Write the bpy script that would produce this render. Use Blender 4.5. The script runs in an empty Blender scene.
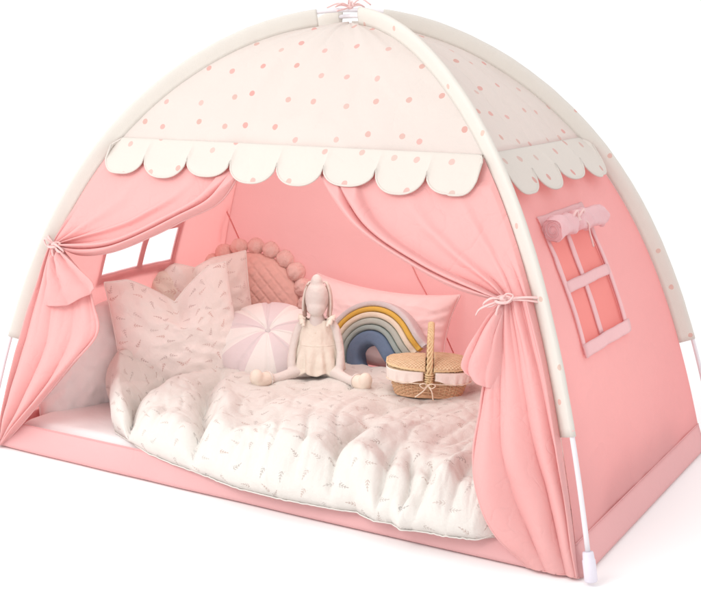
import bpy, bmesh, math, random
import numpy as np
from mathutils import Vector, Matrix, noise, Euler
PI = math.pi
random.seed(4)
SC = bpy.context.scene
C = SC.collection
R = math.radians

# ---------------------------------------------------------------- tent geometry
W, D, H, PA, PN = 1.6, .918, 1.075, .639, 7.04          # footprint, height and arch profile
DIAG = math.hypot(W, D) / 2
_u = np.linspace(0, 1, 600)
_r = _u * DIAG
_h = H * (1 - PA * _u**2 - (1 - PA) * _u**PN)
_dr, _dh = np.gradient(_r), np.gradient(_h)
_L = np.hypot(_dr, _dh)
_nr, _nh = -_dh / _L, _dr / _L                          # outward normal in the arch plane
OFF = .034
_ri, _hi = _r - _nr * OFF, _h - _nh * OFF
def uw(z):
    """half size of the fabric box at height z (1 = footprint)"""
    return float(np.interp(-z, -_hi, _ri / DIAG))
def front_y(z): return -D / 2 * uw(z)
ZTOP = float(_hi[0])

# ---------------------------------------------------------------- mesh helpers
def link(name, me, m=None, parent=None, smooth=True):
    o = bpy.data.objects.new(name, me)
    C.objects.link(o)
    if m is not None and not me.materials: me.materials.append(m)
    if parent is not None: o.parent = parent
    if smooth:
        me.polygons.foreach_set('use_smooth', [True] * len(me.polygons))
    return o
def mesh(name, V, F, m=None, parent=None, uv=None, smooth=True):
    me = bpy.data.meshes.new(name)
    me.from_pydata([tuple(v) for v in V], [], F)
    if uv is not None:
        l = me.uv_layers.new(name='UVMap')
        for p in me.polygons:
            for li in p.loop_indices:
                l.data[li].uv = uv[me.loops[li].vertex_index]
    me.update()
    return link(name, me, m, parent, smooth)
def grid(name, rows, m=None, parent=None, uv=None, skip=None, solid=0, off=0, close=False):
    n, k = len(rows), len(rows[0])
    V = [p for r in rows for p in r]
    F = []
    for i in range(n - 1):
        for j in range(k if close else k - 1):
            if skip and skip(i, j): continue
            j2 = (j + 1) % k
            F.append((i*k + j, i*k + j2, (i+1)*k + j2, (i+1)*k + j))
    U = [p for r in uv for p in r] if uv else None
    o = mesh(name, V, F, m, parent, U)
    if solid:
        s = o.modifiers.new('thickness', 'SOLIDIFY'); s.thickness = solid; s.offset = off
    return o
def tube_geo(P, rad, n=10, cap=True, flat=1.0):
    P = [Vector(p) for p in P]
    V, F = [], []
    t = (P[1] - P[0]).normalized()
    a = t.orthogonal().normalized()
    for i, p in enumerate(P):
        t = (P[min(i+1, len(P)-1)] - P[max(i-1, 0)]).normalized()
        a = (a - t * a.dot(t)).normalized(); b = t.cross(a)
        r = rad[i] if hasattr(rad, '__len__') else rad
        for j in range(n):
            q = 2*PI*j/n
            V.append(p + a*r*math.cos(q) + b*r*flat*math.sin(q))
    for i in range(len(P)-1):
        for j in range(n):
            F.append((i*n+j, i*n+(j+1) % n, (i+1)*n+(j+1) % n, (i+1)*n+j))
    if cap:
        F.append(tuple(range(n))[::-1]); F.append(tuple((len(P)-1)*n + j for j in range(n)))
    return V, F
class MB:
    def __init__(s): s.V, s.F = [], []
    def add(s, V, F):
        k = len(s.V); s.V += [tuple(v) for v in V]; s.F += [tuple(i+k for i in f) for f in F]; return s
    def tube(s, P, r, n=10, flat=1.0): return s.add(*tube_geo(P, r, n, True, flat))
    def ball(s, c, r, sc=(1, 1, 1), rot=None, nu=20, nv=12):
        V, F = [], []
        M = rot.to_matrix() if rot else Matrix.Identity(3)
        for i in range(nv+1):
            th = PI*i/nv
            for j in range(nu):
                ph = 2*PI*j/nu
                v = Vector((r*sc[0]*math.sin(th)*math.cos(ph), r*sc[1]*math.sin(th)*math.sin(ph), r*sc[2]*math.cos(th)))
                V.append(M @ v + Vector(c))
        for i in range(nv):
            for j in range(nu):
                F.append((i*nu+j, (i+1)*nu+j, (i+1)*nu+(j+1) % nu, i*nu+(j+1) % nu))
        return s.add(V, F)
    def build(s, name, m, parent=None): return mesh(name, s.V, s.F, m, parent)
def cr(P, n):
    """Catmull-Rom through points, n samples evenly by arc length"""
    P = np.array(P, float)
    Q = np.vstack([2*P[0]-P[1], P, 2*P[-1]-P[-2]])
    out = []
    for i in range(len(P)-1):
        p0, p1, p2, p3 = Q[i:i+4]
        for t in np.linspace(0, 1, 24, endpoint=False):
            out.append(.5*((2*p1)+(-p0+p2)*t+(2*p0-5*p1+4*p2-p3)*t*t+(-p0+3*p1-3*p2+p3)*t**3))
    out.append(P[-1]); out = np.array(out)
    L = np.concatenate([[0], np.cumsum(np.linalg.norm(np.diff(out, axis=0), axis=1))])
    s = np.linspace(0, L[-1], n)
    return np.stack([np.interp(s, L, out[:, k]) for k in range(P.shape[1])], 1)
def nz(x, y=0, z=0): return noise.noise(Vector((x, y, z)))
def thing(name, label, cat, loc=(0, 0, 0), rot=(0, 0, 0), group=None):
    o = bpy.data.objects.new(name, None); C.objects.link(o)
    o.empty_display_size = .05
    o.location = loc; o.rotation_euler = rot
    tag(o, label, cat, group); return o
def tag(o, label, cat, group=None):
    o['label'] = label; o['category'] = cat
    if group: o['group'] = group
    return o
def bake(o, name, m, parent=None):
    """evaluate an object's modifiers into a plain mesh and drop the source"""
    dg = bpy.context.evaluated_depsgraph_get(); dg.update()
    me = bpy.data.meshes.new_from_object(o.evaluated_get(dg))
    bpy.data.objects.remove(o, do_unlink=True)
    me.materials.clear(); me.name = name
    return link(name, me, m, parent)
def remeshed(mb, name, m, parent=None, vox=.004, smooth=6):
    o = mb.build('source', None)
    r = o.modifiers.new('r', 'REMESH'); r.mode = 'VOXEL'; r.voxel_size = vox
    s = o.modifiers.new('s', 'SMOOTH'); s.factor = .5; s.iterations = smooth
    return bake(o, name, m, parent)

# ---------------------------------------------------------------- materials
class NB:
    def __init__(s, name):
        s.m = bpy.data.materials.new(name); s.m.use_nodes = True
        s.t = s.m.node_tree; s.n = s.t.nodes; s.l = s.t.links
        for x in list(s.n): s.n.remove(x)
        s.out = s.n.new('ShaderNodeOutputMaterial')
    def nd(s, kind, **kw):
        x = s.n.new(kind)
        for k, v in kw.items(): setattr(x, k, v)
        return x
    def _in(s, sock, v):
        if hasattr(v, 'is_output') or isinstance(v, bpy.types.NodeSocket): s.l.new(v, sock)
        else: sock.default_value = v
    def math(s, op, a, b=None, c=None):
        x = s.nd('ShaderNodeMath', operation=op)
        s._in(x.inputs[0], a)
        if b is not None: s._in(x.inputs[1], b)
        if c is not None: s._in(x.inputs[2], c)
        return x.outputs[0]
    def vmath(s, op, a, b):
        x = s.nd('ShaderNodeVectorMath', operation=op); s._in(x.inputs[0], a); s._in(x.inputs[1], b); return x.outputs[0]
    def mix(s, f, a, b):
        x = s.nd('ShaderNodeMix', data_type='RGBA'); s._in(x.inputs[0], f); s._in(x.inputs[6], a); s._in(x.inputs[7], b); return x.outputs[2]
    def uv(s): return s.nd('ShaderNodeUVMap').outputs[0]
    def obj(s): return s.nd('ShaderNodeTexCoord').outputs['Object']
    def noise(s, co, scale, detail=3, rough=.5, sc=None):
        if sc:
            mp = s.nd('ShaderNodeMapping'); s.l.new(co, mp.inputs[0]); mp.inputs['Scale'].default_value = sc; co = mp.outputs[0]
        x = s.nd('ShaderNodeTexNoise'); s.l.new(co, x.inputs['Vector'])
        x.inputs['Scale'].default_value = scale; x.inputs['Detail'].default_value = detail; x.inputs['Roughness'].default_value = rough
        return x.outputs[0]
def _creases(s, co, scale, amp, sc=(1, 1, 1)):
    # thin pressed-in crease lines with soft flanks, at two sizes
    out = None
    for k, a in ((1, 1), (2.3, .5)):
        n = s.noise(co, scale*k, 2, .5, sc)
        d = s.math('ABSOLUTE', s.math('SUBTRACT', n, .5))
        m = s.noise(co, scale*k*.6, 1, .5)
        v = s.math('MULTIPLY', s.math('POWER', s.math('SUBTRACT', 1.0, s.math('MINIMUM', s.math('MULTIPLY', d, 14.0), 1.0)), 2.0), s.math('MULTIPLY', s.math('SUBTRACT', m, .25), -2*amp*a))
        out = v if out is None else s.math('ADD', out, v)
    return out
NB.creases = _creases
def col(c): return (c[0], c[1], c[2], 1)
def finish(b, color, rough=.85, trans=0, tcol=None, bump=None, sheen=0, bumpd=.001):
    """cloth surface: Principled, mixed with a translucent lobe where light comes through"""
    p = b.nd('ShaderNodeBsdfPrincipled')
    b._in(p.inputs['Base Color'], color); p.inputs['Roughness'].default_value = rough
    p.inputs['Specular IOR Level'].default_value = .25
    if sheen: p.inputs['Sheen Weight'].default_value = sheen; p.inputs['Sheen Roughness'].default_value = .5
    nrm = None
    if bump is not None:
        bn = b.nd('ShaderNodeBump'); bn.inputs['Distance'].default_value = bumpd; bn.inputs['Strength'].default_value = 1
        b.l.new(bump, bn.inputs['Height']); nrm = bn.outputs[0]; b.l.new(nrm, p.inputs['Normal'])
    if trans:
        t = b.nd('ShaderNodeBsdfTranslucent'); b._in(t.inputs[0], tcol if tcol is not None else color)
        if nrm: b.l.new(nrm, t.inputs['Normal'])
        mx = b.nd('ShaderNodeMixShader'); mx.inputs[0].default_value = trans
        b.l.new(p.outputs[0], mx.inputs[1]); b.l.new(t.outputs[0], mx.inputs[2]); b.l.new(mx.outputs[0], b.out.inputs[0])
    else: b.l.new(p.outputs[0], b.out.inputs[0])
    return b.m
def cloth(name, c, trans=0, var=.04, rough=.85, sheen=.0, wr=.004, wscale=7, weave=.0003, tcol=None, cs=5, ca=.9):
    b = NB(name); co = b.obj()
    n = b.noise(co, 5, 4)
    dark = col([x*(1-var*1.6) for x in c]); lite = col([min(1, x*(1+var*.6)) for x in c])
    cc = b.mix(n, dark, lite)
    w = b.noise(co, wscale, 4, .55)
    f = b.noise(co, 420, 2, .6)
    bump = b.math('ADD', b.math('MULTIPLY', w, wr/.001), b.math('MULTIPLY', f, weave/.001))
    bump = b.math('ADD', bump, b.creases(co, cs, ca))
    return finish(b, cc, rough, trans, col(tcol) if tcol else cc, bump, sheen)
def dotted(name, c, dot, trans, scale=8.6, rad=.0085, rnd=.55):
    b = NB(name); uv = b.uv()
    v = b.nd('ShaderNodeTexVoronoi', voronoi_dimensions='2D', feature='F1')
    b.l.new(uv, v.inputs['Vector']); v.inputs['Scale'].default_value = scale; v.inputs['Randomness'].default_value = rnd
    # slightly irregular round spots printed on the cloth
    wob = b.math('MULTIPLY', b.math('SUBTRACT', b.noise(uv, 70, 2), .5), .05)
    mk = b.math('LESS_THAN', b.math('ADD', v.outputs['Distance'], wob), rad*scale)
    sep = b.nd('ShaderNodeSeparateColor'); b.l.new(v.outputs['Color'], sep.inputs[0])
    dcol = b.mix(sep.outputs[0], col(dot), col([dot[0]*.92, dot[1]*1.25, dot[2]*1.2]))
    mk = b.math('MULTIPLY', mk, b.math('ADD', .55, b.math('MULTIPLY', sep.outputs[1], .4)))
    cc = b.mix(mk, col(c), dcol)
    w = b.noise(b.obj(), 6, 4, .55)
    f = b.noise(b.obj(), 420, 2, .6)
    bump = b.math('ADD', b.math('MULTIPLY', w, 4.5), b.math('MULTIPLY', f, .3))
    bump = b.math('ADD', bump, b.creases(b.obj(), 5, .8))
    return finish(b, cc, .85, trans, cc, bump)
def sprigs(name, c, ink, scale=17, trans=0, wr=.003, amount=.75, L=.017, linen=.06):
    """little twig print: every Voronoi cell carries one rotated sprig"""
    b = NB(name); uv = b.uv()
    v = b.nd('ShaderNodeTexVoronoi', voronoi_dimensions='2D', feature='F1')
    b.l.new(uv, v.inputs['Vector']); v.inputs['Scale'].default_value = scale; v.inputs['Randomness'].default_value = .6
    loc = b.vmath('SUBTRACT', uv, v.outputs['Position'])
    sep = b.nd('ShaderNodeSeparateColor'); b.l.new(v.outputs['Color'], sep.inputs[0])
    rot = b.nd('ShaderNodeVectorRotate', rotation_type='Z_AXIS')
    b.l.new(loc, rot.inputs['Vector']); b.l.new(b.math('MULTIPLY', sep.outputs[0], 5.5), rot.inputs['Angle'])
    sx = b.nd('ShaderNodeSeparateXYZ'); b.l.new(rot.outputs[0], sx.inputs[0])
    x0, y = sx.outputs[0], sx.outputs[1]
    x = b.math('ADD', x0, b.math('MULTIPLY', b.math('MULTIPLY', y, y), 9.0))       # a gentle bend
    ax = b.math('ABSOLUTE', x)
    inl = b.math('LESS_THAN', b.math('ABSOLUTE', y), L)
    stem = b.math('LESS_THAN', ax, .0007)
    q = b.math('FRACT', b.math('DIVIDE', b.math('SUBTRACT', y, b.math('MULTIPLY', ax, 1.1)), L*.56))
    leaf = b.math('LESS_THAN', q, .42)
    env = b.math('LESS_THAN', ax, b.math('MULTIPLY', b.math('SUBTRACT', L*1.15, y), .26))
    leaf = b.math('MULTIPLY', leaf, env)
    mk = b.math('MULTIPLY', b.math('MAXIMUM', stem, leaf), inl)
    mk = b.math('MULTIPLY', mk, b.math('ADD', amount*.55, b.math('MULTIPLY', sep.outputs[2], amount*.45)))
    inkc = b.mix(sep.outputs[1], col(ink), col((ink[0]*1.35, ink[1]*.95, ink[2]*.85)))
    n = b.noise(uv, 30, 4, .6)
    base = b.mix(n, col([k*(1-linen) for k in c]), col([min(1, k*(1+linen*.3)) for k in c]))
    cc = b.mix(mk, base, inkc)
    w = b.noise(b.obj(), 16, 5, .6)
    w2 = b.noise(b.obj(), 55, 3, .6, (1, .35, 1))
    bump = b.math('ADD', b.math('MULTIPLY', w, wr/.001), b.math('ADD', b.math('MULTIPLY', w2, 1.6), b.math('MULTIPLY', b.noise(b.obj(), 480, 2), .3)))
    bump = b.math('ADD', bump, b.creases(b.obj(), 9, 1.0, (1.3, .7, 1)))
    return finish(b, cc, .9, trans, cc, bump, .15)

PINKC = (.90, .56, .565)
M = {}
M['pink'] = cloth('pink_canvas', PINKC, trans=.52, var=.03, wr=.006, wscale=5, tcol=(.98, .43, .41))
M['pink_curtain'] = cloth('pink_curtain', (.89, .56, .545), trans=.36, var=.03, wr=.002, wscale=9, tcol=(.98, .43, .41), sheen=.15, cs=8, ca=1.5)
M['pink_pan'] = cloth('pink_floor_fabric', (.86, .49, .49), trans=.2, var=.04, wr=.005, wscale=6)
M['cream_dots'] = dotted('cream_dotted_canvas', (.755, .72, .675), (.74, .36, .33), .34, scale=13, rad=.0070, rnd=.5)
M['valance'] = dotted('cream_dotted_valance', (.765, .705, .65), (.74, .36, .33), .2, scale=13, rad=.0070, rnd=.5)
M['sleeve'] = dotted('cream_dotted_sleeve', (.80, .755, .70), (.80, .42, .37), .25, scale=8, rad=.0058)
M['trim'] = cloth('pink_satin_trim', (.90, .53, .54), trans=.1, rough=.5, var=.08, wr=.002, wscale=40)
M['flap'] = cloth('pink_satin_flap', (.86, .50, .52), trans=.1, rough=.42, var=.12, wr=.006, wscale=30)
M['ribbon'] = cloth('pale_pink_ribbon', (.88, .60, .58), trans=.15, rough=.5, wr=.001, wscale=40)
b = NB('coral_window_screen')
n = b.noise(b.obj(), 6, 3)
cc = b.mix(n, col((.86, .29, .27)), col((.92, .36, .33)))
df = b.nd('ShaderNodeBsdfDiffuse'); b.l.new(cc, df.inputs[0]); tl = b.nd('ShaderNodeBsdfTranslucent'); b.l.new(cc, tl.inputs[0])
m1 = b.nd('ShaderNodeMixShader'); m1.inputs[0].default_value = .4; b.l.new(df.outputs[0], m1.inputs[1]); b.l.new(tl.outputs[0], m1.inputs[2])
tp = b.nd('ShaderNodeBsdfTransparent'); m2 = b.nd('ShaderNodeMixShader'); m2.inputs[0].default_value = .10
b.l.new(m1.outputs[0], m2.inputs[1]); b.l.new(tp.outputs[0], m2.inputs[2]); b.l.new(m2.outputs[0], b.out.inputs[0]); M['screen'] = b.m
M['mesh_edge'] = cloth('pink_inner_bar', (.92, .44, .42), trans=.3)
b = NB('white_pole'); n = b.noise(b.obj(), 30); M['pole'] = finish(b, b.mix(n, col((.70, .66, .69)), col((.78, .74, .77))), .35)
b = NB('lilac_white_plastic'); n = b.noise(b.obj(), 25); M['cap'] = finish(b, b.mix(n, col((.66, .62, .70)), col((.74, .70, .77))), .4)
M['mattress'] = cloth('white_quilt', (.88, .85, .85), wr=.004, wscale=9, var=.03)
M['duvet'] = sprigs('sprig_duvet', (.795, .755, .71), (.36, .34, .32), scale=19, trans=.12, amount=.72, L=.0125)
M['sprig_pillow'] = sprigs('sprig_pillow', (.86, .78, .74), (.44, .35, .34), scale=25, wr=.003, amount=.75, L=.011)
M['sprig_back'] = sprigs('sprig_blush_pillow', (.86, .75, .70), (.48, .37, .36), scale=25, wr=.003, amount=.6, L=.011)
M['ruffle'] = sprigs('floral_ruffle_pillow', (.84, .73, .64), (.60, .40, .36), scale=26, wr=.006, amount=.6, linen=.12)
M['lilac_pillow'] = cloth('pale_lilac_pillow', (.90, .85, .84), wr=.006, wscale=12)
M['peach'] = cloth('peach_velvet', (.93, .60, .53), sheen=.2, wr=.002, wscale=22, var=.08)
M['pompom'] = cloth('peach_pompom', (.94, .66, .60), sheen=.2, wr=.006, wscale=55, var=.12)
M['rose_pillow'] = cloth('rose_pink_pillow', (.93, .69, .68), wr=.004, wscale=14, sheen=.15)
def plain(name, c, **k): M[name] = cloth(name, c, **k)
plain('band_lilac', (.66, .60, .60), wr=.003, wscale=40); plain('band_mustard', (.72, .45, .09), wr=.003, wscale=40)
plain('band_cream', (.80, .70, .56), wr=.003, wscale=40); plain('band_sage', (.46, .49, .44), wr=.003, wscale=40)
plain('band_grey_green', (.33, .40, .38), wr=.003, wscale=40); plain('band_blue', (.14, .20, .30), wr=.003, wscale=40)
plain('doll_linen', (.76, .69, .65), wr=.003, wscale=60, var=.08); plain('doll_ear', (.40, .26, .22), wr=.002, wscale=60)
plain('doll_ear_back', (.72, .62, .56), wr=.002, wscale=60)
plain('doll_dress', (.86, .78, .68), wr=.004, wscale=50, var=.1); plain('doll_boot', (.82, .72, .62), wr=.002, wscale=50)
plain('lining', (.88, .80, .74), wr=.003, wscale=50); plain('string', (.84, .72, .58), wr=.001)
def straw(name, c1, c2, s=(60, 60, 400)):
    b = NB(name); n = b.noise(b.obj(), 1, 5, .6, s)
    M[name] = finish(b, b.mix(n, col(c1), col(c2)), .5, bump=b.math('MULTIPLY', n, .8))
straw('wicker', (.50, .27, .15), (.80, .54, .34), (220, 220, 260))
straw('wicker_pale', (.60, .42, .24), (.84, .67, .46), (90, 300, 200))
straw('wicker_handle', (.58, .40, .20), (.86, .70, .44), (140, 140, 60))
b = NB('woven_straw_lid')
sx = b.nd('ShaderNodeSeparateXYZ'); b.l.new(b.obj(), sx.inputs[0])
n = b.noise(b.obj(), 90, 4, .6, (1, 1, 1)); k_ = 2*PI/.0085
hx = b.math('SINE', b.math('ADD', b.math('MULTIPLY', sx.outputs[0], k_), b.math('MULTIPLY', n, 1.2))); hy = b.math('SINE', b.math('MULTIPLY', sx.outputs[1], k_*.8))
h = b.math('ADD', b.math('MULTIPLY', b.math('MULTIPLY', hx, hy), .35), b.math('MULTIPLY', n, .8))
M['lid_weave'] = finish(b, b.mix(b.math('ADD', h, .05), col((.52, .34, .18)), col((.86, .70, .48))), .55, bump=b.math('MULTIPLY', h, 2.2))
def pinwheel(n=10):
    b = NB('pinwheel_cloth')
    sx = b.nd('ShaderNodeSeparateXYZ'); b.l.new(b.obj(), sx.inputs[0])
    a = b.math('ARCTAN2', sx.outputs[2], sx.outputs[0])
    f = b.math('FRACT', b.math('ADD', b.math('DIVIDE', a, 2*PI/(n/2)), 10.08))
    mk = b.math('LESS_THAN', f, .5)
    w = b.noise(b.obj(), 22, 4)
    M['pinwheel'] = finish(b, b.mix(mk, col((.84, .80, .77)), col((.75, .66, .67))), .8, bump=b.math('MULTIPLY', w, 3), sheen=.2)
pinwheel()
# ================================================================= the ground and the air
b = NB('white_studio_floor')
n = b.noise(b.obj(), .6, 3)
M['floor'] = finish(b, b.mix(n, col((.945, .94, .94)), col((.96, .955, .955))), .9)
gr = mesh('floor', [(-60, -60, 0), (60, -60, 0), (60, 60, 0), (-60, 60, 0)], [(0, 1, 2, 3)], M['floor'])
gr['kind'] = 'structure'

# ================================================================= the tent
tent = thing('play_tent', 'large pink dome play tent with cream dotted scalloped roof and tied back curtains', 'play tent')

def arch_point(u, sx, sy, off=0.0, side=0.0, dz=0.0):
    """u in 0..1 from apex to foot; off = outward in the arch plane; side = across it"""
    r = float(np.interp(u, _u, _r)); h = float(np.interp(u, _u, _h))
    nr = float(np.interp(u, _u, _nr)); nh = float(np.interp(u, _u, _nh))
    r += nr*off; h += nh*off
    dx, dy = sx*W/2/DIAG, sy*D/2/DIAG
    return Vector((dx*r - dy*side, dy*r + dx*side, h + dz))
ARC = np.concatenate([[0], np.cumsum(_L)[1:]])
def u_of_z(z): return float(np.interp(-z, -_h, _u))

# poles: two arches crossing at the top, each running corner to corner
for sx, dz in ((-1, 0.0), (1, -.014)):
    P = [arch_point(u, sx, -1, 0, 0, dz*(1-u)) for u in np.linspace(.985, 0, 90)] + \
        [arch_point(u, -sx, 1, 0, 0, dz*(1-u)) for u in np.linspace(0.01, .985, 90)]
    pole = MB().tube(P, .0050, 12).build('pole', M['pole'], tent)
    for k, (a, bb) in enumerate(((sx, -1), (-sx, 1))):
        p0 = arch_point(.984, a, bb); p1 = arch_point(.998, a, bb)
        d = (p1-p0).normalized()
        Q = [p0, p0+d*.003, p0+d*.014, p0+d*.016, p1-d*.003, p1]
        MB().tube(Q, [.0095, .0105, .0112, .0125, .0125, .011], 16).build('foot_cap', M['cap'], pole)
# sleeves: flat fins of dotted cloth holding the poles, stitched to the roof edges
for sx, sy in ((-1, -1), (1, -1), (1, 1), (-1, 1)):
    ua, ub = (.085 if sx*sy > 0 else .05), u_of_z(.285 if sx < 0 or sy > 0 else .272)
    us = np.linspace(ua, ub, 150)
    rows, uvs = [], []
    sec = [(.0070, 0), (.0055, .0046), (.002, .0060), (-.006, .0064), (-.016, .0050), (-.024, .0036), (-.0335, .0026),
           (-.0335, -.0026), (-.024, -.0036), (-.016, -.0050), (-.006, -.0064), (.002, -.0060), (.0055, -.0046)]
    for i, u in enumerate(us):
        s = float(np.interp(u, _u, ARC))
        k = 1 + .09*nz(s*26, sx*3, sy*5) + .08*nz(s*9, sx, sy)
        tw = .0006*nz(s*14, 9+sx, sy)
        rows.append([arch_point(u, sx, sy, o*(k if o > -.02 else 1), q*k + tw) for o, q in sec])
        uvs.append([(s + sx*.37 + sy*1.3, math.copysign(1, q if q else 1)*(.0085-o + (0 if o > .008 else .004)) + .06*sx) for o, q in sec])
    o = grid('pole_sleeve', rows, M['sleeve'], tent, uvs, close=True)
    bm = bmesh.new(); bm.from_mesh(o.data)
    bmesh.ops.holes_fill(bm, edges=[e for e in bm.edges if e.is_boundary], sides=20); bm.to_mesh(o.data); bm.free()
    # small press studs / stitched dots closing the sleeve end
    mb = MB(); p = arch_point(ub-.004, sx, sy, .002, 0); mb.ball(p, .0055, (1, 1, .6)); mb.build('sleeve_stud', M['ribbon'], o)

# fabric surface on one side of the tent: side F, B (front, back) or L, R
def wpt(side, a, z, out=0.0):
    """a = x (front/back) or y (left/right); point on the fabric plane at height z"""
    u = uw(z); du = (uw(z+.01) - uw(z-.01)) / .02
    if side in 'FB':
        s = -1 if side == 'F' else 1
        n = Vector((0, s, -du*D/2)).normalized()
        return Vector((a, s*D/2*u, z)) + n*out
    s = 1 if side == 'R' else -1
    n = Vector((s, 0, -du*W/2)).normalized()
    return Vector((s*W/2*u, a, z)) + n*out
def half(side, z): return uw(z) * (W/2 if side in 'FB' else D/2)
def tension(side, f, z, amp):
    """soft dish and pull folds of stretched cloth; f = -1..1 across"""
    e = max(0, 1-f*f)
    d = -amp*e*math.sin(PI*min(1, max(0, z/1.0)))**.8
    d += .0060*e*nz(f*2.2+ord(side), z*5.0, 1.7) + .0022*e*nz(f*7+ord(side), z*11, 4)
    q = nz(f*2.5 + z*4 + ord(side), z*2 - f*1.5, 8)
    d -= .0030*e*math.exp(-abs(q)*14)
    # folds running in from the poles
    d += .0025*(abs(f)**3)*math.sin(z*60+3*nz(z*5, ord(side)))*min(1, e*4)
    return d

SEAM = .775
def wall(side, zlo, zhi, zs, cols, m, name, skipf=None, amp=.010, out=0, n=14):
    """ruled cloth between two poles; cols = fixed columns (pane edges) or None"""
    rows, uvs, info = [], [], []
    for z in zs:
        w = half(side, z)
        if cols is None: A = list(np.linspace(-w, w, 49))
        else:
            A = list(np.linspace(-w, cols[0], n))[:-1]
            for i in range(len(cols)-1): A += list(np.linspace(cols[i], cols[i+1], 7))[:-1]
            A += list(np.linspace(cols[-1], w, n))
        rows.append([wpt(side, a, z, out + tension(side, a/max(w, 1e-4), z, amp)) for a in A])
        uvs.append([(a + ord(side)*.37, z*1.25) for a in A])
    o = grid(name, rows, m, tent, uvs, skip=skipf)
    return o
# --- roof: cream cap from the seam up to the crossing
capz = np.concatenate([np.linspace(SEAM-.006, ZTOP-.03, 40), ZTOP - .03*(1-np.linspace(0, 1, 14)[1:])**2 - 1e-5])
for side in 'FRBL':
    rows, uvs = [], []
    L = 0; last = None
    for z in capz:
        w = half(side, z); A = np.linspace(-w, w, 61)
        if last is not None: L += math.hypot(z-last[0], (uw(z)-last[1])*(D/2 if side in 'FB' else W/2))
        last = (z, uw(z))
        rows.append([wpt(side, a, z, .003 + 1.6*tension(side, a/max(w, 1e-4), z, .003)) for a in A])
        uvs.append([(a*1.0 + ord(side)*.413, L + ord(side)*.77) for a in A])
    o = grid('roof_panel', rows, M['cream_dots'], tent, uvs)
    # piping seam where roof meets valance
    A = np.linspace(-half(side, SEAM), half(side, SEAM), 60)
    MB().tube([wpt(side, a, SEAM, .005) for a in A], .0013, 6).build('roof_seam', M['cream_dots'], o)
# --- scalloped valance, one on every side
notch = {'F': [-.497, -.376, -.25, -.128, -.002, .118, .247, .366, .482],
         'R': [-.272, -.142, -.012, .142, .275], 'B': [-.49, -.37, -.245, -.12, 0, .12, .245, .37, .49], 'L': [-.272, -.14, 0, .14, .272]}
tips = {'F': .0, 'R': -.004, 'B': 0, 'L': 0}
for side in 'FRBL':
    N = notch[side]; cols_, zb, fr = [], [], []
    for k in range(len(N)-1):
        dep = .042 + .005*math.sin(k*2.3)
        for f in np.linspace(0, 1, 26)[(0 if k == 0 else 1):]:
            a = N[k] + (N[k+1]-N[k])*f
            q = 2*f-1
            if (k == 0 and q < 0) or (k == len(N)-2 and q > 0): z = SEAM - .085 + .085*(1 - (1-abs(q)**4)**.5)*.75
            else: z = SEAM - .043 - dep*(1-abs(q)**2.4)**.55
            cols_.append(a); zb.append(z + tips[side]); fr.append(q)
    rows, uvs = [], []
    for r in np.linspace(0, 1, 16):
        row, uvr = [], []
        for a, z0, q in zip(cols_, zb, fr):
            z = SEAM + (z0-SEAM)*r
            aa = a * (1 if r > .3 else 1)
            lim = half(side, z) - .004
            aa = max(-lim, min(lim, aa))
            o_ = .0045 + .016*r**.8 + .0035*r*(1-q*q) + .003*r*nz(a*9, r*2, ord(side))
            row.append(wpt(side, aa, z, o_)); uvr.append((aa*1.0 + ord(side)*.413+.31, z*1.05 + ord(side)*.77))
        rows.append(row); uvs.append(uvr)
    o = grid('valance', rows, M['valance'], tent, uvs, solid=.0032, off=0)
    bv = o.modifiers.new('round', 'BEVEL'); bv.width = .0012; bv.segments = 2; bv.limit_method = 'ANGLE'
    e = rows[-1]
    MB().tube([p + Vector((0, 0, .001)) for p in e], .0024, 6).build('valance_hem', M['valance'], o)
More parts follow.
